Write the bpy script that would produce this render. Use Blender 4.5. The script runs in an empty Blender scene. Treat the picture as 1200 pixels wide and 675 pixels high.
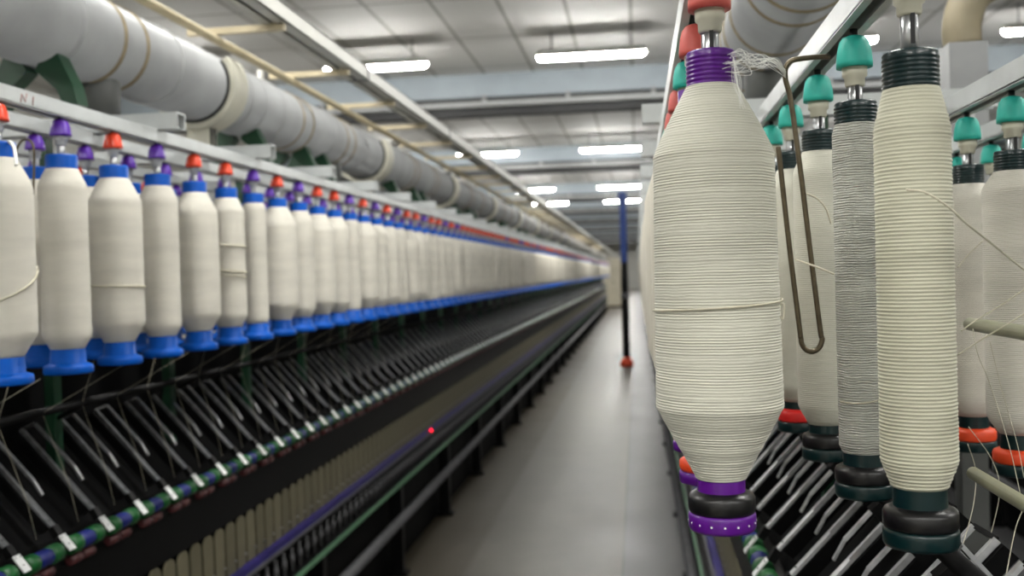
import bpy, math, random
from mathutils import Vector, Matrix
rnd = random.Random(7)
PI = math.pi
scene = bpy.context.scene
COL = scene.collection
EYE = 1.46                                  # camera height above the floor

# ------------------------------------------------------------------ materials
def lin(c):
    return tuple(((v/255)/12.92 if v/255 <= 0.04045 else ((v/255+0.055)/1.055)**2.4) for v in c) + (1.0,)

def mat(name, rgb, rough=0.5, metal=0.0, var=0.0, vscale=12.0, bump=0.0, bscale=60.0, emit=0.0, spec=None, rgb2=None):
    m = bpy.data.materials.new(name); m.use_nodes = True
    nt = m.node_tree; b = nt.nodes['Principled BSDF']
    c = lin(rgb)
    b.inputs['Base Color'].default_value = c
    b.inputs['Roughness'].default_value = rough
    b.inputs['Metallic'].default_value = metal
    if spec is not None: b.inputs['Specular IOR Level'].default_value = spec
    tc = nt.nodes.new('ShaderNodeTexCoord')
    if var > 0:
        n = nt.nodes.new('ShaderNodeTexNoise'); n.inputs['Scale'].default_value = vscale; n.inputs['Detail'].default_value = 4
        r = nt.nodes.new('ShaderNodeValToRGB')
        c2 = lin(rgb2) if rgb2 else tuple(v*(1-var) for v in c[:3]) + (1,)
        r.color_ramp.elements[0].position = 0.35; r.color_ramp.elements[0].color = c2
        r.color_ramp.elements[1].position = 0.65; r.color_ramp.elements[1].color = c
        nt.links.new(tc.outputs['Object'], n.inputs['Vector'])
        nt.links.new(n.outputs['Fac'], r.inputs['Fac']); nt.links.new(r.outputs['Color'], b.inputs['Base Color'])
    if bump > 0:
        n2 = nt.nodes.new('ShaderNodeTexNoise'); n2.inputs['Scale'].default_value = bscale
        bp = nt.nodes.new('ShaderNodeBump'); bp.inputs['Strength'].default_value = bump; bp.inputs['Distance'].default_value = 0.002
        nt.links.new(tc.outputs['Object'], n2.inputs['Vector'])
        nt.links.new(n2.outputs['Fac'], bp.inputs['Height']); nt.links.new(bp.outputs['Normal'], b.inputs['Normal'])
    if emit > 0:
        b.inputs['Emission Color'].default_value = c; b.inputs['Emission Strength'].default_value = emit
    return m

def yarn_mat(name, rgb, pitch, strength, fuzz, dark=0.86):
    """wound roving: fine horizontal turns, slightly wandering, with fuzzy fibres"""
    m = bpy.data.materials.new(name); m.use_nodes = True
    nt = m.node_tree; L = nt.links; b = nt.nodes['Principled BSDF']
    b.inputs['Roughness'].default_value = 0.75; b.inputs['Specular IOR Level'].default_value = 0.25
    b.inputs['Sheen Weight'].default_value = 0.15
    tc = nt.nodes.new('ShaderNodeTexCoord')
    w = nt.nodes.new('ShaderNodeTexWave'); w.wave_type = 'BANDS'; w.bands_direction = 'Z'
    w.inputs['Scale'].default_value = 2*PI/(20*pitch); w.inputs['Distortion'].default_value = fuzz*2.2
    w.inputs['Detail'].default_value = 2; w.inputs['Detail Scale'].default_value = 0.35
    L.new(tc.outputs['Object'], w.inputs['Vector'])
    mp = nt.nodes.new('ShaderNodeMapping'); mp.inputs['Scale'].default_value = (60, 60, 500)
    n = nt.nodes.new('ShaderNodeTexNoise'); n.inputs['Scale'].default_value = 1.6; n.inputs['Detail'].default_value = 3
    L.new(tc.outputs['Object'], mp.inputs['Vector']); L.new(mp.outputs['Vector'], n.inputs['Vector'])
    mx = nt.nodes.new('ShaderNodeMath'); mx.operation = 'MULTIPLY_ADD'; mx.inputs[1].default_value = fuzz
    L.new(n.outputs['Fac'], mx.inputs[0]); L.new(w.outputs['Fac'], mx.inputs[2])
    bp = nt.nodes.new('ShaderNodeBump'); bp.inputs['Strength'].default_value = strength; bp.inputs['Distance'].default_value = pitch*0.45
    L.new(mx.outputs[0], bp.inputs['Height']); L.new(bp.outputs['Normal'], b.inputs['Normal'])
    n2 = nt.nodes.new('ShaderNodeTexNoise'); n2.inputs['Scale'].default_value = 9; n2.inputs['Detail'].default_value = 5
    mp2 = nt.nodes.new('ShaderNodeMapping'); mp2.inputs['Scale'].default_value = (0.6, 0.6, 3)
    L.new(tc.outputs['Object'], mp2.inputs['Vector']); L.new(mp2.outputs['Vector'], n2.inputs['Vector'])
    r = nt.nodes.new('ShaderNodeValToRGB'); c = lin(rgb)
    r.color_ramp.elements[0].position = 0.3; r.color_ramp.elements[0].color = tuple(v*dark for v in c[:3]) + (1,)
    r.color_ramp.elements[1].position = 0.7; r.color_ramp.elements[1].color = c
    L.new(n2.outputs['Fac'], r.inputs['Fac']); L.new(r.outputs['Color'], b.inputs['Base Color'])
    return m

M = {}
M['yarn'] = yarn_mat('cream_roving', (226, 222, 210), 0.0026, 0.7, 0.9, 0.80)
M['yarn_fine'] = yarn_mat('cream_roving_fine', (207, 206, 192), 0.0024, 0.5, 0.8)
M['yarn_coil'] = yarn_mat('cream_roving_coiled', (194, 193, 173), 0.0031, 0.35, 0.35)
M['yarn_fuzzy'] = yarn_mat('grey_white_roving_fuzzy', (196, 197, 188), 0.0026, 1.0, 2.6, 0.7)
M['yarn_far'] = mat('cream_roving_plain', (226, 221, 207), 0.8, var=0.06, vscale=20)
M['fibre'] = mat('white_fibre', (250, 250, 246), 0.8, var=0.03, vscale=200)
M['thread'] = mat('cream_thread', (200, 195, 174), 0.8, var=0.1, vscale=200)
M['blue'] = mat('blue_plastic', (0, 80, 176), 0.45, spec=0.2, var=0.08, vscale=30)
M['purple'] = mat('purple_plastic', (88, 18, 130), 0.3, var=0.12, vscale=30)
M['dkgreen'] = mat('dark_green_plastic', (4, 35, 37), 0.3, var=0.15, vscale=30)
M['capred'] = mat('red_cap_plastic', (226, 70, 38), 0.3, var=0.08, vscale=50)
M['cappurple'] = mat('violet_cap_plastic', (92, 44, 168), 0.3, var=0.1, vscale=50)
M['capsalmon'] = mat('salmon_cap_plastic', (206, 92, 84), 0.5, var=0.1, vscale=60, bump=0.2)
M['capteal'] = mat('teal_cap_plastic', (40, 176, 160), 0.5, var=0.1, vscale=60, bump=0.2)
M['orange'] = mat('orange_ring_plastic', (226, 72, 30), 0.45, var=0.1, vscale=60)
M['redring'] = mat('red_ring_plastic', (220, 36, 34), 0.45, var=0.1, vscale=60)
M['ivory'] = mat('ivory_plastic', (198, 196, 178), 0.45, var=0.08, vscale=60)
M['greycollar'] = mat('grey_plastic', (176, 178, 180), 0.4, var=0.08, vscale=60)
M['blackrub'] = mat('black_rubber', (10, 9, 11), 0.35, var=0.2, vscale=40)
M['steel'] = mat('bright_steel', (190, 192, 194), 0.28, 0.9, var=0.2, vscale=70)
M['lever'] = mat('steel_lever_shaded', (140, 142, 144), 0.32, 0.6, var=0.4, vscale=60)  # left levers: shade of the lower machine put into the colour
M['lever_lit'] = mat('steel_lever_lit', (214, 216, 218), 0.3, 0.5, var=0.25, vscale=60)  # same steel for the right levers, aisle light put into the colour
M['redmark'] = mat('faded_red_pen', (150, 96, 88), 0.7, var=0.1, vscale=60)
M['bronze'] = mat('bronze_wire', (112, 102, 84), 0.35, 0.8, var=0.25, vscale=90)
M['alu'] = mat('galvanised_steel', (192, 196, 196), 0.45, 0.35, var=0.12, vscale=14)
M['slot'] = mat('dark_slot', (26, 27, 28), 0.6, var=0.2, vscale=20)
M['duct'] = mat('grey_painted_duct', (160, 162, 163), 0.42, var=0.2, vscale=5, bump=0.1, bscale=20)
M['ductband'] = mat('dusty_brown_band', (142, 128, 98), 0.7, var=0.3, vscale=30)
M['ductdark'] = mat('dark_grey_duct', (84, 86, 84), 0.55, var=0.2, vscale=10)
M['collar'] = mat('off_white_collar', (202, 200, 184), 0.55, var=0.12, vscale=12)
M['green'] = mat('dark_green_paint', (16, 62, 38), 0.45, var=0.25, vscale=14)
M['black'] = mat('black_machine_paint', (8, 8, 9), 0.45, var=0.3, vscale=10, spec=0.2)
M['black2'] = mat('matt_black', (6, 6, 7), 0.75, var=0.3, vscale=14, spec=0.12)
M['rollgreen'] = mat('green_cot', (14, 84, 36), 0.4, var=0.2, vscale=60)
M['rollblue'] = mat('blue_apron', (14, 28, 108), 0.45, var=0.2, vscale=60)
M['maroon'] = mat('maroon_cot', (84, 40, 42), 0.5, var=0.25, vscale=60)
M['plate'] = mat('white_metal_plate', (226, 228, 228), 0.35, 0.2, var=0.05, vscale=60)
M['separator'] = mat('cream_separator', (112, 107, 86), 0.5, var=0.15, vscale=25)
M['railblue'] = mat('violet_blue_rail', (40, 30, 112), 0.45, var=0.25, vscale=40)
M['railgrey'] = mat('grey_rail', (84, 84, 87), 0.5, var=0.2, vscale=12)
M['railgreen'] = mat('pale_green_rail', (88, 130, 100), 0.5, var=0.2, vscale=15)
M['beige'] = mat('beige_pipe', (192, 180, 150), 0.5, var=0.15, vscale=10)
M['greenrod'] = mat('grey_green_rod', (166, 166, 136), 0.35, 0.2, var=0.2, vscale=20)
M['trunk'] = mat('white_trunking', (214, 214, 208), 0.5, var=0.08, vscale=4)
M['beamblue'] = mat('pale_blue_grey_steel', (150, 160, 167), 0.5, var=0.1, vscale=3)
M['beamgrey'] = mat('grey_steel_flange', (150, 152, 152), 0.55, var=0.12, vscale=3)
M['beamdark'] = mat('dark_steel', (34, 35, 36), 0.6, var=0.2, vscale=4)
M['wall'] = mat('off_white_wall', (190, 190, 184), 0.8, var=0.08, vscale=0.8)
M['doorbeige'] = mat('beige_door', (178, 172, 154), 0.6, var=0.1, vscale=2)
M['tube'] = mat('lit_tube', (255, 253, 248), 0.5, emit=120.0)
M['led'] = mat('red_indicator', (255, 20, 40), 0.4, emit=6.0)
M['postblue'] = mat('blue_hose', (42, 66, 128), 0.45, var=0.15, vscale=20)
M['brownduct'] = mat('brownish_duct', (150, 140, 116), 0.6, var=0.25, vscale=8)

def ceiling_mat():
    m = bpy.data.materials.new('ceiling_panels'); m.use_nodes = True
    nt = m.node_tree; b = nt.nodes['Principled BSDF']; b.inputs['Roughness'].default_value = 0.8
    tc = nt.nodes.new('ShaderNodeTexCoord'); br = nt.nodes.new('ShaderNodeTexBrick')
    br.offset = 0.0; br.squash = 1.0
    br.inputs['Scale'].default_value = 1.0; br.inputs['Brick Width'].default_value = 0.67; br.inputs['Row Height'].default_value = 1.62
    br.inputs['Mortar Size'].default_value = 0.022; br.inputs['Mortar Smooth'].default_value = 0.3
    br.inputs['Color1'].default_value = lin((206, 206, 204)); br.inputs['Color2'].default_value = lin((198, 198, 195))
    br.inputs['Mortar'].default_value = lin((140, 139, 134))
    nt.links.new(tc.outputs['Object'], br.inputs['Vector']); nt.links.new(br.outputs['Color'], b.inputs['Base Color'])
    return m
def floor_mat():
    m = bpy.data.materials.new('concrete_floor'); m.use_nodes = True
    nt = m.node_tree; L = nt.links; b = nt.nodes['Principled BSDF']
    tc = nt.nodes.new('ShaderNodeTexCoord')
    n = nt.nodes.new('ShaderNodeTexNoise'); n.inputs['Scale'].default_value = 1.6; n.inputs['Detail'].default_value = 7; n.inputs['Roughness'].default_value = 0.65
    L.new(tc.outputs['Object'], n.inputs['Vector'])
    r = nt.nodes.new('ShaderNodeValToRGB')
    r.color_ramp.elements[0].position = 0.3; r.color_ramp.elements[0].color = lin((78, 74, 65))
    r.color_ramp.elements[1].position = 0.72; r.color_ramp.elements[1].color = lin((110, 107, 98))
    L.new(n.outputs['Fac'], r.inputs['Fac'])
    # lane: a bluish-grey strip beside the right machine and brown dust by the left one
    sx = nt.nodes.new('ShaderNodeSeparateXYZ'); L.new(tc.outputs['Object'], sx.inputs[0])
    def ramp(a, bb):
        q = nt.nodes.new('ShaderNodeMapRange'); q.inputs['From Min'].default_value = a; q.inputs['From Max'].default_value = bb
        L.new(sx.outputs['X'], q.inputs['Value']); return q
    m1 = nt.nodes.new('ShaderNodeMixRGB'); m1.blend_type = 'MIX'; m1.inputs['Color2'].default_value = lin((84, 85, 90))
    q = ramp(-0.115, -0.10); s = nt.nodes.new('ShaderNodeMath'); s.operation = 'MULTIPLY'; s.inputs[1].default_value = 0.75
    L.new(q.outputs[0], s.inputs[0]); L.new(s.outputs[0], m1.inputs['Fac']); L.new(r.outputs['Color'], m1.inputs['Color1'])
    m2 = nt.nodes.new('ShaderNodeMixRGB'); m2.inputs['Color2'].default_value = lin((70, 62, 46))
    q2 = ramp(-0.86, -0.90); s2 = nt.nodes.new('ShaderNodeMath'); s2.operation = 'MULTIPLY'; s2.inputs[1].default_value = 0.8
    L.new(q2.outputs[0], s2.inputs[0]); L.new(s2.outputs[0], m2.inputs['Fac']); L.new(m1.outputs[0], m2.inputs['Color1'])
    wv = nt.nodes.new('ShaderNodeMath'); wv.operation = 'COMPARE'; wv.inputs[1].default_value = -0.108; wv.inputs[2].default_value = 0.006
    L.new(sx.outputs['X'], wv.inputs[0])                       # dark joint line at the strip's edge
    m3 = nt.nodes.new('ShaderNodeMixRGB'); m3.inputs['Color2'].default_value = lin((62, 61, 58)); L.new(wv.outputs[0], m3.inputs['Fac']); L.new(m2.outputs[0], m3.inputs['Color1'])
    L.new(m3.outputs[0], b.inputs['Base Color'])
    rr = nt.nodes.new('ShaderNodeMapRange'); rr.inputs['To Min'].default_value = 0.32; rr.inputs['To Max'].default_value = 0.55
    L.new(n.outputs['Fac'], rr.inputs['Value']); L.new(rr.outputs[0], b.inputs['Roughness'])
    bp = nt.nodes.new('ShaderNodeBump'); bp.inputs['Strength'].default_value = 0.15; bp.inputs['Distance'].default_value = 0.004
    n3 = nt.nodes.new('ShaderNodeTexNoise'); n3.inputs['Scale'].default_value = 30
    L.new(tc.outputs['Object'], n3.inputs['Vector']); L.new(n3.outputs['Fac'], bp.inputs['Height']); L.new(bp.outputs['Normal'], b.inputs['Normal'])
    return m
M['ceiling'] = ceiling_mat(); M['floor'] = floor_mat()

# ------------------------------------------------------------------ mesh builder
class MB:
    def __init__(s): s.v = []; s.f = []; s.mi = []; s.sm = []; s.mats = []
    def _m(s, k):
        if k not in s.mats: s.mats.append(k)
        return s.mats.index(k)
    def add(s, vs, fs, k, smooth=False):
        o = len(s.v); i = s._m(k); s.v += [tuple(v) for v in vs]
        for f in fs: s.f.append(tuple(o+a for a in f)); s.mi.append(i); s.sm.append(smooth)
        return s
    def box(s, a, b, k):
        x0, y0, z0 = (min(a[i], b[i]) for i in range(3)); x1, y1, z1 = (max(a[i], b[i]) for i in range(3))
        return s.add([(x0,y0,z0),(x1,y0,z0),(x1,y1,z0),(x0,y1,z0),(x0,y0,z1),(x1,y0,z1),(x1,y1,z1),(x0,y1,z1)],
                     [(3,2,1,0),(4,5,6,7),(0,1,5,4),(1,2,6,5),(2,3,7,6),(3,0,4,7)], k)
    def prism(s, pts, y0, y1, k):            # polygon in XZ extruded along Y
        n = len(pts)
        vs = [(p[0], y0, p[1]) for p in pts] + [(p[0], y1, p[1]) for p in pts]
        fs = [tuple(range(n)), tuple(range(2*n-1, n-1, -1))] + [((i+1) % n, i, n+i, n+(i+1) % n) for i in range(n)]
        return s.add(vs, fs, k)
    def beam(s, p, q, w, h, k, up=(0,0,1)):   # square bar between two points
        p = Vector(p); q = Vector(q); d = (q-p).normalized(); up = Vector(up)
        sd = d.cross(up)
        if sd.length < 1e-4: sd = d.cross(Vector((0,1,0)))
        sd.normalize(); u = sd.cross(d).normalized()
        vs = []
        for c in (p, q):
            for a, b in ((-1,-1),(1,-1),(1,1),(-1,1)): vs.append(c + sd*(a*w/2) + u*(b*h/2))
        return s.add(vs, [(3,2,1,0),(4,5,6,7),(0,1,5,4),(1,2,6,5),(2,3,7,6),(3,0,4,7)], k)
    def lathe(s, prof, k, seg=24, c=(0,0,0), axis='Z', smooth=True):
        vs = []; fs = []; n = len(prof)
        for r, z in prof:
            for j in range(seg):
                a = 2*PI*j/seg; x, y = r*math.cos(a), r*math.sin(a)
                p = (x, y, z) if axis == 'Z' else ((y, z, x) if axis == 'Y' else (z, x, y))
                vs.append((p[0]+c[0], p[1]+c[1], p[2]+c[2]))
        for i in range(n-1):
            for j in range(seg):
                j2 = (j+1) % seg
                fs.append((i*seg+j, i*seg+j2, (i+1)*seg+j2, (i+1)*seg+j))
        s.add(vs, fs, k, smooth)
        caps = []
        if prof[0][0] > 1e-6: caps.append(tuple(range(seg-1, -1, -1)))
        if prof[-1][0] > 1e-6: caps.append(tuple((n-1)*seg+j for j in range(seg)))
        o = len(s.v)-len(vs); i = s._m(k)
        for f in caps: s.f.append(tuple(o+a for a in f)); s.mi.append(i); s.sm.append(False)
        return s
    def tube(s, pts, r, k, seg=8):
        pts = [Vector(p) for p in pts]; n = len(pts); vs = []; fs = []
        d0 = (pts[1]-pts[0]).normalized(); ref = d0.orthogonal().normalized()
        for i, p in enumerate(pts):
            d = (pts[min(i+1, n-1)]-pts[max(i-1, 0)]).normalized()
            ref = (ref - d*ref.dot(d)).normalized(); w = d.cross(ref)
            for j in range(seg):
                a = 2*PI*j/seg; vs.append(p + (ref*math.cos(a)+w*math.sin(a))*r)
        for i in range(n-1):
            for j in range(seg):
                j2 = (j+1) % seg; fs.append((i*seg+j, i*seg+j2, (i+1)*seg+j2, (i+1)*seg+j))
        fs += [tuple(range(seg-1, -1, -1)), tuple((n-1)*seg+j for j in range(seg))]
        return s.add(vs, fs, k, True)
    def mesh(s, name):
        me = bpy.data.meshes.new(name); me.from_pydata(s.v, [], s.f)
        for k in s.mats: me.materials.append(M[k])
        me.polygons.foreach_set('material_index', s.mi); me.polygons.foreach_set('use_smooth', s.sm)
        me.update(); return me

def link(name, me, parent=None, loc=(0,0,0), rot=None):
    o = bpy.data.objects.new(name, me); COL.objects.link(o); o.location = loc
    if rot: o.rotation_euler = rot
    if parent: o.parent = parent
    return o
def tag(o, label, cat, group=None, kind=None):
    o['label'] = label; o['category'] = cat
    if group: o['group'] = group
    if kind: o['kind'] = kind
    return o
def empty(name, loc, label, cat, group=None, rz=0):
    o = bpy.data.objects.new(name, None); COL.objects.link(o); o.location = loc; o.rotation_euler = (0, 0, rz)
    o.empty_display_size = 0.05
    return tag(o, label, cat, group)
def copy_tree(o):
    c = o.copy(); COL.objects.link(c)
    for ch in list(o.children):
        d = ch.copy(); COL.objects.link(d); d.parent = c
        for g in ch.children:
            e = g.copy(); COL.objects.link(e); e.parent = d
    return c
def struct(name, mb):
    o = link(name, mb.mesh(name)); o['kind'] = 'structure'; return o
def bez(ctrl, n=14):
    """Catmull-Rom through the given points"""
    P = [Vector(p) for p in ctrl]; P = [P[0]*2-P[1]] + P + [P[-1]*2-P[-2]]; out = []
    for i in range(1, len(P)-2):
        for t in range(n):
            t /= n; a, b, c, d = P[i-1:i+3]
            out.append(0.5*((2*b)+(c-a)*t+(2*a-5*b+4*c-d)*t*t+(3*b-a-3*c+d)*t**3))
    out.append(P[-2]); return out

# ------------------------------------------------------------------ camera (aisle runs along +Y)
F = 1150.0
d_c = Vector(((747-600)/F, -(318-337.5)/F, -1.0)); 
rr_ = 0.028
up_c = Vector((-rr_, 1.0, 0)); up_c.z = (up_c.x*d_c.x + up_c.y*d_c.y)
up_c.normalize(); d_c.normalize(); right_c = d_c.cross(up_c).normalized()
# rows of R map world axes into camera space, so R^T is the camera's rotation
Rm = Matrix((right_c, d_c, up_c))            # 3x3: row i = image of world axis i in camera space
cam_d = bpy.data.cameras.new('camera'); cam = bpy.data.objects.new('camera', cam_d); COL.objects.link(cam)
cam.matrix_world = Matrix.Translation((0, 0, EYE)) @ Rm.to_4x4()
cam_d.sensor_width = 36.0; cam_d.lens = F*36/1200; cam_d.clip_start = 0.05; cam_d.clip_end = 300
cam_d.dof.use_dof = True; cam_d.dof.focus_distance = 0.97; cam_d.dof.aperture_fstop = 6.0
scene.camera = cam

# ------------------------------------------------------------------ room
XL, XR, YB, YF, HC = -8.2, 7.6, -8.0, 84.0, EYE+2.775
ZB = EYE+2.615                              # steel level
struct('floor', MB().box((XL, YB, -0.1), (XR, YF, 0), 'floor'))
struct('ceiling', MB().box((XL, YB, HC), (XR, YF, HC+0.1), 'ceiling'))
struct('wall_left', MB().box((XL-0.2, YB, 0), (XL, YF, HC), 'wall'))
struct('wall_right', MB().box((XR, YB, 0), (XR+0.2, YF, HC), 'wall'))
struct('wall_back', MB().box((XL, YF, 0), (XR, YF+0.2, HC), 'wall'))
struct('wall_front', MB().box((XL, YB-0.2, 0), (XR, YB, HC), 'wall'))
# ceiling beams across the lane
for i, y in enumerate([-5.6, 0.2, 6.8, 13.4, 21.4, 30.4, 37.2, 45.0, 53.0, 61.6, 70.5, 79.0]):
    b = MB(); z = ZB
    b.box((XL, y+0.02, z-0.42), (XR, y+0.10, z), 'beamdark')           # web
    b.box((XL, y-0.02, z-0.16), (XR, y+0.14, HC), 'beamblue')           # upper fascia
    b.box((XL, y-0.10, z-0.30), (XR, y+0.22, z-0.265), 'beamgrey')     # flange tray
    b.box((XL, y-0.10, z-0.265), (XR, y-0.095, z-0.23), 'beamgrey')
    b.box((XL, y-0.03, z-0.42), (XR, y+0.15, z-0.40), 'beamdark')
    x = XL+0.4
    while x < XR:
        b.box((x, y-0.08, z-0.265), (x+0.05, y+0.0, z-0.14), 'beamgrey'); x += 1.15
    struct('trim_%d' % (i+1), b)

# ------------------------------------------------------------------ ceiling lights
def light_parts():
    """a capsule: lit diffuser underneath, and an unlit white housing over the top"""
    R, HL, SEG = 0.06, 0.62, 24; pr = []
    for k in range(7): a = PI/2*k/6; pr.append((R*math.sin(a), -HL+R-R*math.cos(a)))
    for k in range(7): a = PI/2*k/6; pr.append((R*math.cos(a), HL-R+R*math.sin(a)))
    full = MB().lathe(pr, 'tube', SEG, (0, 0, 0.055), 'X')
    lit, top = MB(), MB()
    for f in full.f:
        vs = [full.v[i] for i in f]; cz = sum(v[2] for v in vs)/len(vs)-0.055; cy = sum(v[1] for v in vs)/len(vs)
        up = cz/max(math.hypot(cz, cy), 1e-4)
        (top if up > -0.3 else lit).add(vs, [tuple(range(len(f)))], 'trunk' if up > -0.3 else 'tube', True)  # upper shell kept unlit, added to block the glow on the ceiling
    for x in (-0.45, 0.45): (top.box((x-0.03, -0.02, 0.10), (x+0.03, 0.02, 0.12), 'trunk'), top.box((x-0.006, -0.006, 0.12), (x+0.006, 0.006, 0.17+HC-ZB), 'railgrey'))
    return lit.mesh('diffuser'), top.mesh('light_shield')
TB, TR = light_parts()
cols = [(-0.46, 'over the aisle'), (-2.98, 'left of the aisle'), (-5.5, 'far left'), (2.06, 'right of the aisle'), (4.6, 'far right')]
rows = [-6.4, -2.2, 2.4, 11.25, 19.9, 28.8, 34.5, 40.1, 48.8, 57.3, 66.3, 76.0]  # the row just behind the camera is added to light the right bobbin fronts
ordn = ['nearest', 'second nearest', 'third nearest', 'fourth nearest', 'fifth nearest', 'sixth nearest']
for cx, cname in cols:
    for i, y in enumerate(rows):
        n = i-3
        if 0 <= n < 6 and cname in ('over the aisle', 'left of the aisle'):
            lab = '%s lit tube light under the white ceiling, in the column %s' % (ordn[n], cname); g = 'ceiling tube lights'
        elif n >= 6 and cname in ('over the aisle', 'left of the aisle'):
            lab = 'tiny blurred tube light at the far end of the column %s' % cname; g = 'far ceiling tube lights ' + cname
        elif n < 0:
            lab = 'unseen lit tube light overhead before the nearest visible one, column %s' % cname; g = 'overhead tube lights ' + cname
        else:
            lab = 'lit ceiling tube light in the column to the %s of the hall' % cname.replace('of the aisle', 'side'); g = 'ceiling tube lights ' + cname
        e = empty('ceiling_light', (cx, y, ZB-0.17), lab, 'ceiling light', g)
        link('diffuser', TB, e); link('light_shield', TR, e)

# ------------------------------------------------------------------ roving bobbins
L0 = 0.41
def roving_profile(r, rt, z0, z1, sh, tp, ridge=0.0, pitch=0.0031, grow=0.0, seedv=0):
    """z0 bottom of the winding, z1 top; sh / tp = heights of the shoulder and of the lower taper"""
    def rad(z):
        if z < z0+tp: t = (z-z0)/tp; return rt+(r+grow-rt)*(1-(1-t)**1.0)
        if z > z1-sh:
            t = (z1-z)/sh; return rt+(r-grow-rt)*(1-(1-t)**1.12)
        t = (z-z0-tp)/(z1-sh-z0-tp); return r+grow*(1-2*t)
    q = random.Random(seedv); pr = [(rt-0.002, z0)]
    if ridge <= 0:
        N = 44
        for i in range(N+1):
            z = z0+(z1-z0)*i/N; pr.append((rad(z)+q.uniform(-1, 1)*0.0003, z))
    else:
        n = int((z1-z0)/pitch); amp = 1
        for i in range(n):
            amp = q.uniform(0.75, 1.15); off = q.uniform(-1, 1)*0.0002
            for s, a in ((0.0, -1), (0.25, 0.35), (0.5, 1), (0.75, 0.35)):
                z = z0+(i+s)*(z1-z0)/n; pr.append((rad(z)+off+ridge*a*amp*0.5, z))
        pr.append((rad(z1), z1))
    pr.append((rt-0.002, z1)); return pr

def blue_tube(seg):
    b = MB(); b.lathe([(0.022, 0.075), (0.030, 0.075), (0.030, 0.02)][::-1] + [], 'blue', seg)
    r = 0.0285
    b2 = MB()
    b2.lathe([(0.024, 0.0), (r+0.001, 0.012), (r, 0.03), (r, L0-0.004), (r-0.001, L0), (0.018, L0), (0.018, L0-0.03), (0.0, L0-0.03)], 'blue', seg)
    return b2
def blue_flange(seg):
    return MB().lathe([(0.030, -0.001), (0.0425, 0.0), (0.0445, 0.003), (0.0440, 0.012), (0.0425, 0.0155), (0.0350, 0.0185), (0.0318, 0.021), (0.0306, 0.046), (0.0286, 0.047)], 'blue', seg)
def make_left_bobbin(r, seg, parts=True):
    rt = 0.0285; dr = r-rt; z0 = 0.044; z1 = L0-0.026
    sh = 0.005+dr*1.85; tp = 0.003+dr*1.55
    prof = roving_profile(r, rt, z0, z1, sh, tp, seedv=int(r*1e5))
    return prof
LB_CACHE = {}
def left_bobbin_meshes(r):
    if r not in LB_CACHE:
        LB_CACHE[r] = MB().lathe(make_left_bobbin(r, 40), 'yarn', 40).mesh('roving')
    return LB_CACHE[r]
LT, LF = blue_tube(28).mesh('tube'), blue_flange(28).mesh('flange')
FAR = {}
def far_bobbin_mesh(r):
    if r not in FAR:
        b = MB(); rt = 0.0285; dr = r-rt; sh = 0.005+dr*1.85; tp = 0.003+dr*1.55; z0 = 0.044; z1 = L0-0.026
        b.lathe([(0.030, 0), (0.0445, 0.003), (0.0440, 0.013), (0.0318, 0.020), (0.0306, z0)], 'blue', 12)
        b.lathe([(rt, z0), (r*0.93, z0+tp*0.8), (r, z0+tp), (r, z1-sh), (r*0.93, z1-sh*0.6), (rt, z1)], 'yarn_far', 14)
        b.lathe([(rt, z1), (rt, L0), (0.0, L0)], 'blue', 12)
        FAR[r] = b.mesh('roving_bobbin')
    return FAR[r]
# hangers
def hanger_meshes(cap, seg=20, big=False):
    c = MB()
    if not big:
        pr = [(0.010, 0.036), (0.0195, 0.036), (0.0195, 0.040), (0.0172, 0.053), (0.0140, 0.063), (0.0095, 0.067), (0.004, 0.069), (0.0, 0.069)]
        st = MB().lathe([(0.0075, -0.014), (0.0075, 0.028)], 'steel', 12)
        co = MB().lathe([(0.0085, 0.018), (0.0105, 0.021), (0.0105, 0.028), (0.0125, 0.029), (0.0125, 0.037)], 'greycollar', 16)
    else:
        pr = [(0.010, 0.036), (0.0182, 0.036), (0.0184, 0.041), (0.0172, 0.052), (0.0150, 0.062), (0.0115, 0.067), (0.006, 0.069), (0.0, 0.069)]
        st = MB().lathe([(0.0075, -0.024), (0.0075, 0.026)], 'steel', 14)
        st.box((-0.0012, -0.0090, -0.008), (0.0022, -0.006, 0.018), 'slot')
        co = MB().lathe([(0.0085, 0.016), (0.0100, 0.018), (0.0102, 0.025), (0.0125, 0.027), (0.0128, 0.037)], 'ivory', 18)
    c.lathe(pr, cap, seg)
    p = MB().lathe([(0.004, 0.064), (0.004, 0.076)], 'slot', 10)
    return c.mesh('cap'), co.mesh('collar'), st.mesh('stem'), p.mesh('pin')
HM = {'red': hanger_meshes('capred'), 'violet': hanger_meshes('cappurple'), 'salmon': hanger_meshes('capsalmon', big=True), 'teal': hanger_meshes('capteal', big=True)}
FARH = {}
for key, cm in (('red', 'capred'), ('violet', 'cappurple'), ('salmon', 'capsalmon'), ('teal', 'capteal')):
    b = MB(); b.lathe([(0.0075, -0.01), (0.0075, 0.02), (0.012, 0.025), (0.012, 0.036)], 'greycollar', 8)
    b.lathe([(0.0195, 0.036), (0.018, 0.050), (0.012, 0.066), (0.004, 0.069), (0.004, 0.076)], cm, 10)
    FARH[key] = b.mesh('bobbin_hanger')
def hanger(x, y, ztop, colr, lab, group, near=True):
    """ztop = top of the bobbin it carries"""
    if near:
        e = empty('bobbin_hanger', (x, y, ztop), lab, 'bobbin hanger', group)
        cap, co, st, pn = HM[colr]
        link('cap', cap, e); link('collar', co, e); link('stem', st, e); link('pin', pn, e)
    else:
        e = link('bobbin_hanger', FARH[colr], None, (x, y, ztop)); tag(e, lab, 'bobbin hanger', group)
    return e

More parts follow.
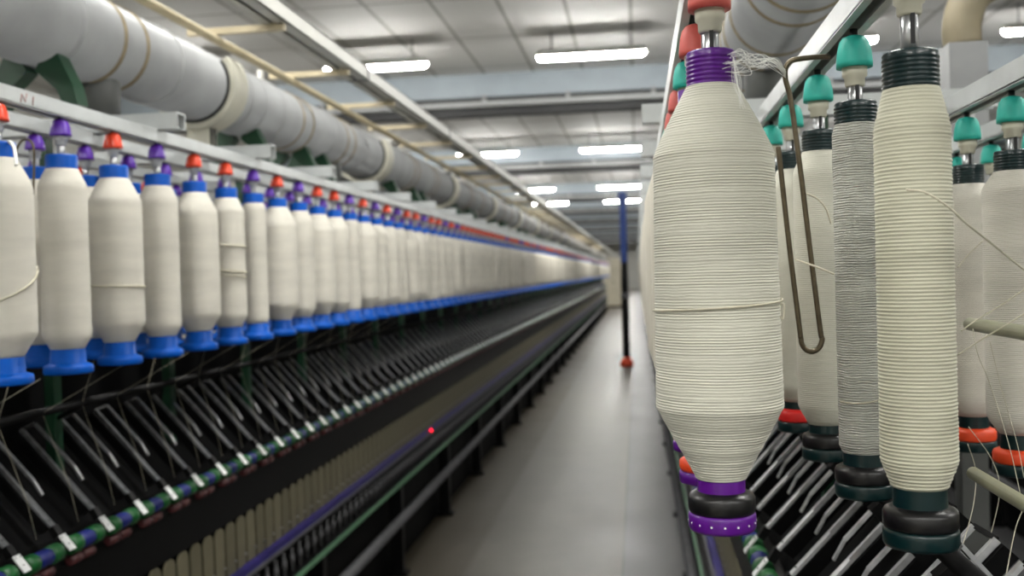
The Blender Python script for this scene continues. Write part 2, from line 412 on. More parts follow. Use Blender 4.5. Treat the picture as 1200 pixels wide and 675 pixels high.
ZBL = EYE-0.162                                 # left flange bottoms
XA, XB = -1.068, -1.222                         # left creel rows
rad0 = [0.053, 0.043, 0.052, 0.042, 0.053, 0.045, 0.033, 0.055, 0.045, 0.055, 0.050, 0.034, 0.055, 0.047, 0.052, 0.040]
cap0 = ['red', 'violet', 'red', 'violet', 'red', 'red', 'violet', 'red', 'violet', 'red', 'red', 'violet', 'red', 'violet', 'red', 'violet',
        'red', 'red', 'violet', 'red', 'red', 'violet', 'red', 'violet']
ordw = ['first', 'second', 'third', 'fourth', 'fifth', 'sixth', 'seventh', 'eighth', 'ninth', 'tenth', 'eleventh', 'twelfth', 'thirteenth',
        'fourteenth', 'fifteenth', 'sixteenth', 'seventeenth', 'eighteenth', 'nineteenth', 'twentieth', 'twenty-first', 'twenty-second', 'twenty-third', 'twenty-fourth']
desc = {0: 'stout cream bobbin cut by the left photo edge, loose strand looped across it',
        1: 'second cream bobbin from the left edge, straight-sided, on a blue tube under a violet cap',
        2: 'third cream bobbin in the front left row, wide shoulder, under the clear red cap',
        3: 'fourth bobbin in the front left row, medium cream package under a violet cap',
        4: 'fifth bobbin in the front left row, stout, first of two red caps together',
        5: 'sixth bobbin in the front left row, cream with strands wrapped round its waist',
        6: 'seventh bobbin in the front left row, the slimmest of the near ones, violet cap',
        7: 'eighth bobbin in the front left row, stoutest, just right of the slim one'}
RS = [0.034, 0.040, 0.045, 0.050, 0.055]
NLEFT = 190
YL0 = 1.54
def add_left_bobbin(x, y, r, lab, group, near):
    if near:
        e = empty('roving_bobbin', (x, y, ZBL), lab, 'bobbin', group, rz=rnd.uniform(0, 6))
        link('tube', LT, e); link('roving', left_bobbin_meshes(r), e); link('flange', LF, e)
    else:
        e = link('roving_bobbin', far_bobbin_mesh(r), None, (x, y, ZBL)); tag(e, lab, 'bobbin', group)
    return e
for i in range(NLEFT):
    y = YL0+0.186*i
    r = rad0[i] if i < len(rad0) else rnd.choice(RS)
    if i in desc: lab = desc[i]
    elif i < 24: lab = 'cream blue-tubed bobbin, %s from the left in the front row, %s cap' % (ordw[i], cap0[i])
    else: lab = 'small blurred cream bobbin in the far stretch of the front left row'
    add_left_bobbin(XA, y, r, lab, 'front row of bobbins on the left machine' if i < 24 else 'far bobbins of the front left row', i < 46)
    c = cap0[i] if i < len(cap0) else ('red' if rnd.random() < 0.72 else 'violet')
    if i < 24: hl = '%s bobbin hanger from the left on the front left rail, with a %s cap' % (ordw[i], c)
    else: hl = 'tiny blurred %s capped hanger in the far stretch of the front left rail' % c
    hanger(XA, y, ZBL+L0, c, hl, 'hangers on the front left rail' if i < 24 else 'far %s hangers of the front left rail' % c, i < 46)
yb = [1.51+0.186*k for k in range(45)]
for i, y in enumerate(yb):
    r = [0.040, 0.046, 0.044, 0.05, 0.044, 0.05][i % 6]
    if i < 12: lab = '%s cream bobbin from the left in the shaded row behind the front row' % ordw[i]
    else: lab = 'cream bobbin showing only in slivers between front row bobbins, deep in the hall'
    add_left_bobbin(XB, y, r, lab, 'second row of bobbins on the left machine' if i < 12 else 'far bobbins of the second left row', i < 24)
    if i < 12: hl = 'violet capped hanger, %s from the left on the second left rail, behind the front rail' % ordw[i]
    else: hl = 'violet capped hanger glimpsed behind the front left row, deep in the second rail'
    hanger(XB, y, ZBL+L0, 'violet', hl, 'hangers on the second left rail' if i < 12 else 'far hangers of the second left rail', i < 24)

for xr, nm in ((-1.458, 'third'), (-1.612, 'fourth')):
    for i in range(16):
        y = 1.50+0.186*i
        add_left_bobbin(xr, y, [0.050, 0.044, 0.053][i % 3], 'cream bobbin glimpsed through the gaps, in the %s row of the left machine' % nm, 'background bobbins of the %s left row' % nm, False)
        hanger(xr, y, ZBL+L0, 'red' if i % 2 else 'violet', 'capped hanger glimpsed through the gaps, on the %s left rail' % nm, 'background hangers of the %s left rail' % nm, False)

# loose strands wrapped on left bobbins
def strand(name, pts, r, lab, cat='strand', group=None):
    o = link(name, MB().tube(pts, r, 'thread', 6).mesh(name)); return tag(o, lab, cat, group)
def wrap(cx, cy, cz, r, a0, a1, z0, z1, n=40, sag=0.0):
    pts = []
    for k in range(n+1):
        t = k/n; a = a0+(a1-a0)*t
        pts.append((cx+r*math.cos(a), cy+r*math.sin(a), cz+z0+(z1-z0)*t - sag*math.sin(PI*t)))
    return pts
y0 = YL0
strand('loose_strand', wrap(XA, y0, ZBL, 0.0545, -PI*0.95, 0.25*PI, 0.125, 0.20, sag=0.02), 0.0016, 'loose cream strand curving across the bobbin at the left photo edge')
strand('loose_strand', wrap(XA, YL0+.372, ZBL, 0.0535, -PI*1.0, 0.3*PI, 0.165, 0.158), 0.0020, 'loose strand ringing the third front left bobbin above its taper')
for k, (za, zb) in enumerate(((0.20, 0.185), (0.19, 0.172), (0.262, 0.255))):
    strand('loose_strand', wrap(XA, YL0+.93, ZBL, 0.0466, -PI, 0.3*PI, za, zb), 0.0019, 'loose strand wrapped round the sixth front left bobbin, %s of three' % ('middle', 'lowest', 'topmost')[k])

# ------------------------------------------------------------------ right machine bobbins
def rib_tube(k, r, seg=40, L=L0, ribs=True):
    b = MB(); pr = [(0.015, 0.004), (r, 0.006), (r, 0.03), (r-0.0006, 0.05), (r-0.0006, L-0.036)]
    n = 8
    for i in range(n):
        z = L-0.034+i*0.0038; pr += [(r-0.0003, z), (r+0.0009, z+0.0010), (r+0.0009, z+0.0022), (r-0.0003, z+0.0032)]
    pr += [(r+0.0006, L-0.002), (r-0.0006, L), (r-0.005, L), (r-0.005, L-0.03), (0, L-0.03)]
    return b.lathe(pr, k, seg).mesh('tube')
def flange(groove, lip, r, rt, screws=False):
    g = MB().lathe([(rt-0.001, 0.0335), (rt+0.002, 0.0330), (r*0.95, 0.0305), (r, 0.0275), (r, 0.0180), (r*0.97, 0.0155), (rt*0.8, 0.0155)], groove, 40).mesh('groove_ring')
    l = MB(); l.lathe([(rt*0.75, 0.0), (r*0.96, 0.0), (r*1.01, 0.003), (r*1.01, 0.0125), (r*0.98, 0.0150), (rt*0.8, 0.0152)], lip, 40)
    if screws:
        for j in range(16):
            a = 2*PI*j/16; c, s = math.cos(a), math.sin(a)
            l.lathe([(0.0009, -0.0004), (0.0009, 0.0004), (0, 0.0005)], 'plate', 8, (r*1.01*c, r*1.01*s, 0.0075), 'X' if abs(c) > abs(s) else 'Y')
    return g, l.mesh('base_lip')
def right_bobbin(x, y, zb, r, rt, tubek, yarnk, lab, sh, tp, top_bare, bot_bare, grow=0, ridge=0, pitch=0.0031, groove='blackrub', lip=None, rf=0.029, L=L0, screws=False, rz=0.0, seg=64):
    zb += DZ[x]
    e = empty('roving_bobbin', (x, y, zb), lab, 'bobbin', 'bobbins on the right machine', rz)
    t = link('tube', rib_tube(tubek, rt, L=L), e)
    link('roving', MB().lathe(roving_profile(r, rt+0.0005, bot_bare, L-top_bare, sh, tp, ridge, pitch, grow, seedv=int(y*1000)), yarnk, seg).mesh('roving'), e)
    g, l = flange(groove, lip or tubek, rf, rt, screws)
    link('groove_ring', g, e); link('base_lip', l, e)
    return e
ZBR = EYE-0.224
R1, R2, R3, R4 = 0.067, 0.229, 0.475, 0.632
DZ = {R1: 0.0, R2: -0.017, R3: -0.047, R4: -0.047}
right_bobbin(R1, 0.860, ZBR, 0.0525, 0.0205, 'purple', 'yarn_fine', 'large cream bobbin on a purple tube hanging nearest the aisle in the foreground', 0.060, 0.062, 0.0285, 0.044, grow=0.0015, ridge=0.0004, pitch=0.0022, rf=0.0285, screws=True)
right_bobbin(R2, 0.853, ZBR+0.006, 0.0303, 0.0218, 'dkgreen', 'yarn_coil', 'tall coiled cream bobbin on a dark green tube, largest right of the purple one', 0.034, 0.022, 0.0305, 0.049, grow=0.0003, ridge=0.0009, pitch=0.0031, rf=0.0300)
right_bobbin(R2, 1.060, ZBR, 0.0240, 0.0208, 'dkgreen', 'yarn_fuzzy', 'slim fuzzy grey-white bobbin on a dark green tube, just left of the tall coiled one', 0.012, 0.008, 0.0225, 0.046, ridge=0.0002, rf=0.0290)
right_bobbin(R2, 1.266, ZBR, 0.0330, 0.0205, 'dkgreen', 'yarn_fine', 'cream bobbin on a dark green tube with black ring, behind the bent bronze wire', 0.026, 0.022, 0.0260, 0.044, rf=0.0290)
right_bobbin(R2, 1.485, ZBR, 0.0340, 0.0205, 'dkgreen', 'yarn_fine', 'cream bobbin with a red base ring, peeping out right of the big purple-tubed one', 0.026, 0.022, 0.0260, 0.044, groove='redring', rf=0.0290)
right_bobbin(R3, 1.315, ZBR, 0.0370, 0.0220, 'dkgreen', 'yarn', 'cream bobbin with an orange base ring at the right photo edge', 0.022, 0.020, 0.0250, 0.052, groove='orange', rf=0.0310)
right_bobbin(R3, 1.485, ZBR, 0.0340, 0.0205, 'dkgreen', 'yarn', 'cream bobbin with an orange base ring, half hidden right of the tall coiled one', 0.022, 0.020, 0.0270, 0.050, groove='orange', rf=0.0300)
right_caps = [(R1, 0.860, 'salmon', 'salmon capped hanger carrying the large purple-tubed bobbin'),
              (R2, 0.853, 'teal', 'large teal capped hanger at the top edge over the tall coiled bobbin'),
              (R2, 1.060, 'teal', 'teal capped hanger over the slim fuzzy bobbin'),
              (R2, 1.266, 'teal', 'teal capped hanger right of the bent bronze wire top'),
              (R2, 1.485, 'teal', 'teal capped hanger behind the bent bronze wire'),
              (R3, 1.315, 'teal', 'teal capped hanger at the right photo edge'),
              (R3, 1.485, 'teal', 'teal capped hanger half hidden right of the tall coiled bobbin')]
for k, (x, y, c, lab) in enumerate(right_caps):
    hanger(x, y, (0.003 if k == 1 else DZ[x])+ZBR+L0, c, lab, 'hangers on the right machine')
# further ones of the same rows
RB = {}
def far_right(r, tubek):
    if (r, tubek) not in RB:
        rt = 0.0205; dr = r-rt; sh = 0.01+dr*1.5; tp = 0.012+dr*1.7; z0 = 0.046; z1 = L0-0.027; b = MB()
        b.lathe([(0.02, 0), (0.029, 0.003), (0.029, 0.013), (0.027, 0.0145)], tubek, 18)
        b.lathe([(0.027, 0.0145), (0.0285, 0.018), (0.0285, 0.025), (0.022, 0.029)], 'orange' if tubek == 'purple' else 'blackrub', 18)
        b.lathe([(rt, 0.029), (rt, z0)], tubek, 18)
        b.lathe([(rt, z0), (rt+dr*.8, z0+tp*.7), (r, z0+tp), (r, z1-sh), (rt+dr*.75, z1-sh*.55), (rt, z1)], 'yarn_far', 24)
        b.lathe([(rt, z1), (rt, L0), (0.015, L0), (0.015, L0-0.02), (0, L0-0.02)], tubek, 18)
        RB[(r, tubek)] = b.mesh('roving_bobbin')
    return RB[(r, tubek)]
c1 = ['salmon', 'teal', 'salmon', 'salmon', 'teal']
for k in range(1, 62):
    y = 0.860+0.182*k; r = [0.046, 0.054, 0.050, 0.055][k % 4] if k > 1 else 0.044
    if k == 1: lab = 'purple-tubed bobbin with an orange ring hiding just behind the large foreground one'
    else: lab = 'blurred bobbin edge in the pale wall left of the large foreground bobbin'
    o = link('roving_bobbin', far_right(r, 'purple'), None, (R1, y, ZBR)); tag(o, lab, 'bobbin', 'bobbins on the right machine' if k == 1 else 'far bobbins of the aisle-side right row')
    c = c1[(k-1) % 5]
    if k <= 3: hl = '%s capped hanger just behind the foreground bobbin top, %s one back on the aisle-side rail' % (c, ordw[k-1])
    else: hl = '%s capped hanger far along the aisle-side right rail, behind the foreground bobbin' % c
    hanger(R1, y, ZBR+L0, c, hl, 'hangers on the right machine' if k <= 3 else 'far %s hangers of the aisle-side right rail' % c, k <= 6)
for (x, ys, nm) in ((R2, [1.69, 1.895, 2.10], 'second'), (R3, [1.68, 1.88, 2.08], 'third'), (R4, [1.66, 1.85, 2.04, 2.23], 'fourth')):
    for y in ys:
        o = link('roving_bobbin', far_right(0.036, 'dkgreen'), None, (x, y, ZBR+DZ[x]))
        tag(o, 'blurred cream bobbin behind the nearer ones, in the %s row of the right machine' % nm, 'bobbin', 'background bobbins of the %s right row' % nm)
        hanger(x, y, ZBR+DZ[x]+L0, 'teal', 'blurred teal capped hanger behind the nearer ones, on the %s right rail' % nm, 'background hangers of the %s right rail' % nm, True)

# ------------------------------------------------------------------ ring spinning frames
def frame(xc, s, y0, y1, rows_o, zrail, zoff, n_arm, n_sep, y_arm0, arm_pitch, lab, cross0, cross_ends, duct_parts):
    """s=+1: working face towards +X. o = outward offset from the machine centre"""
    root = empty('spinning_frame', (xc, y0, 0), lab, 'spinning machine')
    Yl = y1-y0
    def H(h): return EYE-h
    def part(name, b, parent=None, loc=(0,0,0)): return link(name, b.mesh(name), parent or root, loc)
    # creel rails: C-channels open below
    for o, dz in zip(rows_o, zoff):
        b = MB(); x = s*o; z = zrail+dz; w = 0.015
        b.box((x-w, 0, z+0.026), (x+w, Yl, z+0.029), 'alu')
        b.box((x-w, 0, z+0.001), (x-w+0.003, Yl, z+0.026), 'alu'); b.box((x+w-0.003, 0, z+0.001), (x+w, Yl, z+0.026), 'alu')
        b.box((x-w, 0, z), (x-0.006, Yl, z+0.003), 'alu'); b.box((x+0.006, 0, z), (x+w, Yl, z+0.003), 'alu')
        b.box((x-0.0115, 0, z+0.022), (x+0.0115, Yl, z+0.0255), 'slot')
        part('creel_rail', b)
    # cross arms over the rails, posts carrying them
    b1 = MB(); xo = s*(max(rows_o)+cross_ends); xi = s*(min(rows_o)-cross_ends); zz = zrail+0.029
    xa, xb = min(xo, xi), max(xo, xi)
    b1.box((xa, -0.02, zz+0.034), (xb, 0.02, zz+0.037), 'alu')
    b1.box((xa, -0.02, zz), (xb, -0.017, zz+0.034), 'alu'); b1.box((xa, 0.017, zz), (xb, 0.02, zz+0.034), 'alu')
    b1.box((xa, -0.017, zz), (xb, -0.008, zz+0.002), 'alu'); b1.box((xa, 0.008, zz), (xb, 0.017, zz+0.002), 'alu')
    for o, dz in zip(rows_o, zoff):
        if dz < -0.001: b1.box((s*o-0.008, -0.015, zz+dz), (s*o+0.008, 0.015, zz), 'alu')
    me1 = b1.mesh('cross_arm')
    b2 = MB(); b2.box((-0.012, -0.015, 0.25), (0.012, 0.015, zz), 'green'); me2 = b2.mesh('creel_post')
    k = 0; y = cross0
    while y < y1-0.1:
        link('cross_arm', me1, root, (0, y-y0, 0)); link('creel_post', me2, root, (0, y-y0, 0)); y += 0.56; k += 1
    for yn in (0.0, 0.5): link('cross_arm', me1, root, (0, yn+0.05, 0)); link('creel_post', me2, root, (0, yn+0.05, 0))
    # core, roller beam, guide bar
    b = MB(); b.box((-0.05, 0.02, 0.0), (0.05, Yl-0.02, H(0.57)), 'black2')
    if s > 0: b.box((-0.075, 0.02, H(0.57)), (-0.062, Yl-0.02, H(0.17)), 'black2')  # thin dark sheet added for the darkness below the left bobbins
    part('machine_core', b)
    b = MB(); b.prism([(s*0.05, H(0.56)), (s*0.14, H(0.58)), (s*0.14, H(0.70)), (s*0.06, H(0.72))], 0.0, Yl, 'black'); part('roller_beam', b)
    b = MB(); b.prism([(-s*0.06, H(0.375)), (s*0.088, H(0.535)), (s*0.10, H(0.57)), (-s*0.06, H(0.57))], 0.0, Yl, 'black2'); part('arm_bed', b)
    b = MB(); b.tube([(s*0.09, 0, H(0.262)), (s*0.09, Yl, H(0.262))], 0.009, 'black', 10)
    yy = cross0-y0
    while yy < Yl-0.2 and yy < 14: b.tube([(s*0.09, yy, H(0.262)), (s*0.010, yy, H(0.30))], 0.006, 'black', 6); yy += 0.6
    part('guide_bar', b)
    # weighting arms with their plates and rollers
    xh, zh = s*0.125, H(0.492)
    def armmesh(s):
        b = MB(); lv = 'lever' if xc < 0 else 'lever_lit'
        lo, hi = Vector((s*0.128, 0, H(0.493))), Vector((-s*0.036, 0, H(0.315)))
        d = (hi-lo); n = Vector((d.z, 0, -d.x)).normalized()*(1 if s > 0 else -1)
        if n.z < 0: n = -n
        mid = lo+d*0.38
        b.beam(lo, mid, 0.017, 0.005, lv, up=n)                     # wide lower strip
        b.lathe([(0.003, -0.0005), (0.003, 0.0005)], 'slot', 10, tuple(lo+d*0.06+n*0.003))
        b.beam(mid, hi, 0.0085, 0.008, lv, up=n)                     # narrow upper strip
        b.beam(lo+d*0.02-n*0.016, hi-n*0.016, 0.022, 0.022, 'black2', up=n)  # dark channel body
        q0, q1, q2 = lo+d*0.30+n*0.004+Vector((0, 0.040, 0)), lo+d*0.44+n*0.014+Vector((0, 0.034, 0)), lo+d*0.98+n*0.018+Vector((0, 0.026, 0))
        b.beam(q0, q1, 0.008, 0.004, lv, up=n); b.beam(q1, q2, 0.0085, 0.005, lv, up=n)   # bent release handle
        b.beam(q2, hi, 0.006, 0.005, 'black', up=n)
        b.beam(lo-d*0.10-n*0.004, lo, 0.018, 0.014, 'black', up=n)       # black nose block
        return b
    def platemesh():
        b = MB(); lo = Vector((s*0.148, 0, H(0.510))); e = Vector((s*0.172, 0, H(0.540)))
        d = (e-lo).normalized(); n = Vector((d.z, 0, -d.x));  n = -n if n.z < 0 else n
        b.beam(lo, e, 0.022, 0.0025, 'plate', up=n)
        b.lathe([(0.0024, -0.0006), (0.0024, 0.0006)], 'slot', 8, tuple(lo.lerp(e, 0.6)+n*0.0014))
        for yo in (-0.007, 0.007): b.lathe([(0.0022, -0.0006), (0.0022, 0.0006)], 'slot', 8, tuple(lo.lerp(e, 0.12)+n*0.0014+Vector((0, yo, 0))))
        return b
    def rollmesh():
        b = MB(); c = (s*0.150, 0, H(0.540)); w = arm_pitch
        def disc(a, e): b.lathe([(0.006, a), (0.0165, a), (0.0195, a+0.004), (0.0195, e-0.004), (0.0165, e)], 'rollgreen', 18, c, 'Y')
        disc(w*0.13, w*0.36); disc(w*0.66, w*0.89)
        b.lathe([(0.016, w*0.36), (0.0178, w*0.42), (0.0178, w*0.60), (0.016, w*0.66)], 'rollblue', 18, c, 'Y')
        c2 = (s*0.146, 0, H(0.5725))
        for y in (w*0.3, w*0.62): b.lathe([(0.006, y-0.02), (0.011, y-0.019), (0.011, y+0.019), (0.006, y+0.02)], 'maroon', 12, c2, 'Y')
        b.tube([(s*0.150, -0.01, H(0.540)), (s*0.150, w, H(0.540))], 0.005, 'black2', 6)
        return b
    A, P, R = armmesh(s), platemesh(), rollmesh()
    am, pm, rm = A.mesh('weighting_arm'), P.mesh('nose_plate'), R.mesh('top_roller')
    if s < 0:                                 # the levers of the other working face show between the right bobbins
        amb = armmesh(-s).mesh('weighting_arm')
        for k in range(12):
            a = link('weighting_arm', amb, root, (0, y_arm0+0.07+arm_pitch*k-y0, 0)); a['label'] = 'steel lever arm on the far side'
        part('back_arm_bed', MB().prism([(0.061, H(0.40)), (0.088, H(0.535)), (0.10, H(0.57)), (0.061, H(0.57))], 0.0, Yl, 'black2'))
    y = y_arm0; k = 0; rest = MB()
    while y < y1-0.3:
        if k < n_arm:
            a = link('weighting_arm', am, root, (0, y-y0, 0)); a['label'] = 'steel lever arm on a black body'
            q = link('nose_plate', pm, a); q['label'] = 'white metal plate'
            t = link('top_roller', rm, a); t['label'] = 'green and blue roller'
        else:
            for S in (A, P, R):
                off = len(rest.v)
                rest.v += [(v[0], v[1]+y-y0, v[2]) for v in S.v]
                idx = [rest._m(m) for m in S.mats]
                rest.f += [tuple(off+i for i in f) for f in S.f]; rest.mi += [idx[i] for i in S.mi]; rest.sm += S.sm
        y += arm_pitch; k += 1
    if rest.v:
        o = part('weighting_arms', rest); o['kind'] = 'stuff'; o['label'] = 'far blurred run of lever arms'
    # separators and spindles
    def sepmesh():
        pts = []; w = 0.031; zb, zt = H(0.862), H(0.700)
        for j in range(9): a = PI*j/8; pts.append((w*math.cos(a), zt-w*0.8+w*0.8*math.sin(a)))
        b = MB(); vs = [(s*0.14, p[0], p[1]) for p in pts] + [(s*0.14, -w, zb), (s*0.14, w, zb)]
        n = len(vs); vs += [(v[0]-s*0.004, v[1], v[2]) for v in vs]
        fs = [tuple(range(n)), tuple(range(2*n-1, n-1, -1))] + [((i+1) % n, i, n+i, n+(i+1) % n) for i in range(n)]
        b.add(vs, fs, 'separator'); b.lathe([(0.003, 0), (0.003, 0.006)], 'steel', 8, (s*0.141, 0.02, H(0.82)), 'X'); return b
    def spinmesh():
        b = MB(); b.lathe([(0.003, H(0.90)), (0.006, H(0.90)), (0.006, H(0.925)), (0.010, H(0.928)), (0.010, H(0.950)), (0.007, H(0.953)), (0.007, H(0.985))][::-1], 'railgrey', 10, (s*0.155, 0, 0))
        return b
    S1, S2 = sepmesh(), spinmesh(); m1, m2 = S1.mesh('separator_plate'), S2.mesh('spindle')
    rest1, rest2 = MB(), MB(); y = y_arm0+0.02; k = 0; p = arm_pitch/2
    while y < y1-0.3:
        for S, me, rs, nm in ((S1, m1, rest1, 'separator_plate'), (S2, m2, rest2, 'spindle')):
            if k < n_sep: link(nm, me, root, (0, y-y0, 0))
            else:
                off = len(rs.v); rs.v += [(v[0], v[1]+y-y0, v[2]) for v in S.v]; idx = [rs._m(m) for m in S.mats]
                rs.f += [tuple(off+i for i in f) for f in S.f]; rs.mi += [idx[i] for i in S.mi]; rs.sm += S.sm
        y += p; k += 1
    if rest1.v:
        o = part('separator_plates', rest1); o['kind'] = 'stuff'; o = part('spindles', rest2); o['kind'] = 'stuff'
    # rails on the working face
    b = MB(); b.box((s*0.142, 0, H(0.852)), (s*0.163, Yl, H(0.872)), 'railblue'); part('ring_rail', b)
    b = MB(); b.box((s*0.130, 0, H(0.872)), (s*0.170, Yl, H(0.882)), 'railgrey'); part('rail_edge', b)
    b = MB(); b.box((s*0.05, 0, H(0.985)), (s*0.172, Yl, H(1.005)), 'black'); part('spindle_rail', b)
    b = MB(); b.box((s*0.172, 0, H(0.992)), (s*0.182, Yl, H(1.006)), 'railgreen'); part('green_rail', b)
    b = MB(); b.tube([(s*0.180, 0, H(1.165)), (s*0.180, Yl, H(1.165))], 0.024, 'railgrey', 12); part('foot_rail', b)
    b = MB(); b.box((s*0.075, 0.05, 0.0), (s*0.085, Yl-0.05, H(0.985)), 'black2'); part('shade_panel', b)  # dark sheet added to stand in for the shade under the machine
    bl = MB(); bl.box((s*0.10, -0.02, 0.0), (s*0.165, 0.02, H(0.985)), 'black'); bl.box((s*0.09, -0.035, 0.0), (s*0.185, 0.035, 0.02), 'black'); ml = bl.mesh('leg')
    y = 0.3
    while y < Yl-0.2: link('leg', ml, root, (0, y, 0)); y += 1.2
    return root

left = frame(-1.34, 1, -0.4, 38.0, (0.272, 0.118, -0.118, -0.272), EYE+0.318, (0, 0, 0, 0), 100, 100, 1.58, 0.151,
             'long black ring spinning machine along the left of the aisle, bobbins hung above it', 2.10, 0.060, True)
ledm = MB().lathe([(0.0, -0.004), (0.006, -0.003), (0.006, 0.003), (0.0, 0.004)], 'led', 10, (0.166, 5.41+0.4, EYE-0.862), 'X')
o = link('indicator_lamp', ledm.mesh('indicator_lamp'), left); o['label'] = 'small glowing red lamp'
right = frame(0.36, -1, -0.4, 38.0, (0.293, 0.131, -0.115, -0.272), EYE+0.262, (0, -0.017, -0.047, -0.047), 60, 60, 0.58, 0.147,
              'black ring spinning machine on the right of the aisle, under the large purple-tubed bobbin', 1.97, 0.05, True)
beyond = frame(2.06, -1, 0.6, 16.0, (0.293, 0.131), EYE+0.262, (0, -0.017), 0, 0, 0.9, 0.147,
               'dark spinning machine across the next aisle at the far right, glimpsed between the right bobbins', 0.9, 0.05, True)
for i in range(16):
    y = 2.0+0.19*i
    tag(link('roving_bobbin', far_right(0.050, 'dkgreen'), None, (2.06-0.293, y, ZBR)), 'blurred cream bobbin on the machine across the next aisle, far right background', 'bobbin', 'bobbins across the next aisle')
    hanger(2.06-0.293, y, ZBR+L0, 'teal', 'blurred teal capped hanger on the machine across the next aisle', 'hangers across the next aisle', False)
# two stout creel rods on the right frame's centre line
for h, y0_, y1_ in ((0.068, 0.2, 1.13), (0.232, 0.2, 1.13)):
    o = link('creel_rod', MB().tube([(0, y0_+0.4, EYE-h), (0, y1_+0.4, EYE-h)], 0.0073, 'greenrod', 14).mesh('creel_rod'), right)
    o['label'] = 'thick pale grey-green rod'

# ------------------------------------------------------------------ air ducts over the machines
def duct(xc, y0, y1, lab, c0, brackets=True):
    zc = EYE+0.613; R = 0.11
    e = empty('air_duct', (xc, y0, zc), lab, 'air duct')
    b = MB(); pr = []
    y = 0; Yl = y1-y0
    pr = [(R, 0), (R, Yl)]
    b.lathe(pr, 'duct', 40, axis='Y'); link('duct_pipe', b.mesh('duct_pipe'), e)
    bm = MB().lathe([(R-0.002, -0.007), (R+0.0035, -0.005), (R+0.0035, 0.005), (R-0.002, 0.007)], 'ductband', 40, axis='Y').mesh('joint_band')
    bm2 = MB().lathe([(R-0.002, -0.012), (R+0.003, -0.006), (R+0.003, 0.006), (R-0.002, 0.012)], 'duct', 40, axis='Y').mesh('duct_seam')
    # saddle collar: lower two thirds ring standing proud of the pipe, its shadow gap put in as a dark inner ring
    c = MB(); n = 30; a0, a1 = PI*0.98, PI*2.2
    Ro, Ri, th = R*1.24, R*1.0, 0.10
    def ring(ro, ri, ya, yb2, k):
        vs = []; fs = []
        for j in range(n+1):
            a = a0+(a1-a0)*j/n; ca, sa = math.cos(a), math.sin(a)
            for rr, yy in ((ri, ya), (ro, ya), (ro, yb2), (ri, yb2)): vs.append((rr*ca, yy, rr*sa))
        for j in range(n):
            for q in range(4): fs.append((j*4+q, j*4+(q+1) % 4, (j+1)*4+(q+1) % 4, (j+1)*4+q))
        fs += [(0, 1, 2, 3), tuple(n*4+q for q in (3, 2, 1, 0))]; c.add(vs, fs, k)
    ring(Ro, Ri*1.06, 0, th, 'collar'); ring(Ri*1.08, Ri*0.99, -0.004, th, 'slot')
    cm = c.mesh('saddle_collar')
    p = MB(); p.box((-0.035, 0.02, -0.204), (0.035, 0.08, -R*1.05), 'collar'); p.box((0.036, 0.03, -0.20), (0.042, 0.036, -0.12), 'slot'); p.box((0.036, 0.055, -0.20), (0.042, 0.061, -0.12), 'slot')
    pm = p.mesh('duct_support')
    g = MB()
    for sg in (1, -1):
        g.prism([(sg*0.02, -R*0.95), (sg*0.065, -R*0.8), (sg*0.10, -0.16), (sg*0.11, -0.204), (sg*0.075, -0.204), (sg*0.06, -0.17), (sg*0.01, -0.125)], -0.022, 0.022, 'green')
    gm = g.mesh('green_bracket')
    br = MB(); br.lathe([(0.048, -0.19), (0.055, -0.185), (0.058, -0.10), (0.05, -0.09)], 'ductdark', 20); brm = br.mesh('branch_stub')
    h = MB(); h.box((-0.008, -0.010, R*0.98), (0.008, 0.010, R+0.045), 'trunk'); h.box((-0.02, -0.02, R*0.97), (0.02, 0.02, R+0.008), 'trunk'); hm = h.mesh('hanger_strap')
    y = c0; k = 0
    while y < y1-1.2:
        for dy in (-0.60, -0.49, 0.70, 0.81):
            if y+dy > y0: link('joint_band', bm, e, (0, y+dy-y0, 0))
        for dy in (-0.78, -0.30, 0.2, 0.32, 0.5):
            if y+dy > y0 and y < 14: link('duct_seam' if brackets else 'joint_band', bm2 if brackets else bm, e, (0, y+dy-y0, 0))
        if y > y0:
            link('saddle_collar', cm, e, (0, y-y0, 0)); link('duct_support', pm, e, (0, y-y0, 0))
        for dy in (-0.80, 0.35, 0.85):
            if brackets and y+dy > y0: link('green_bracket', gm, e, (0, y+dy-y0, 0))
        if y-0.5 > y0: link('branch_stub', brm, e, (0, y-0.55-y0, 0))
        if y+0.5 > y0: link('hanger_strap', hm, e, (0, y+0.55-y0, 0))
        y += 1.87; k += 1
    return e
duct(-1.34, 0.2, 39.0, 'large pale grey round air duct running above the left machine', 2.88)
duct(0.345, 0.25, 39.0, 'large round air duct with dusty bands above the right machine, top right', 1.30, False)

# cleaner track, beige pipe and the bars that carry them on the duct
b = MB(); x0, x1, z0, z1 = -1.125, -1.04, EYE+0.79, EYE+0.84
b.box((x0, -1, z0), (x0+0.004, 60, z1), 'trunk'); b.box((x1-0.004, -1, z0), (x1, 60, z1), 'trunk'); b.box((x0, -1, z1-0.004), (x1, 60, z1), 'trunk')
b.box((x0, -1, z0), (x0+0.030, 60, z0+0.004), 'trunk'); b.box((x1-0.040, -1, z0), (x1, 60, z0+0.004), 'trunk'); b.box((x0+0.01, -1, z1-0.010), (x1-0.01, 60, z1-0.005), 'slot')
y = 2.1
while y < 58:
    b.box((x0-0.003, y, z0-0.003), (x1+0.003, y+0.012, z1+0.003), 'railgrey'); y += 1.7
tag(link('cleaner_track', b.mesh('cleaner_track')), 'long white track channel running down the hall above the left air duct', 'track')
b = MB(); b.tube([(-1.27, -1, EYE+0.7505), (-1.27, 60, EYE+0.7505)], 0.014, 'beige', 12)
tag(link('air_pipe', b.mesh('air_pipe')), 'thin beige pipe lying along the top of the left air duct', 'pipe')
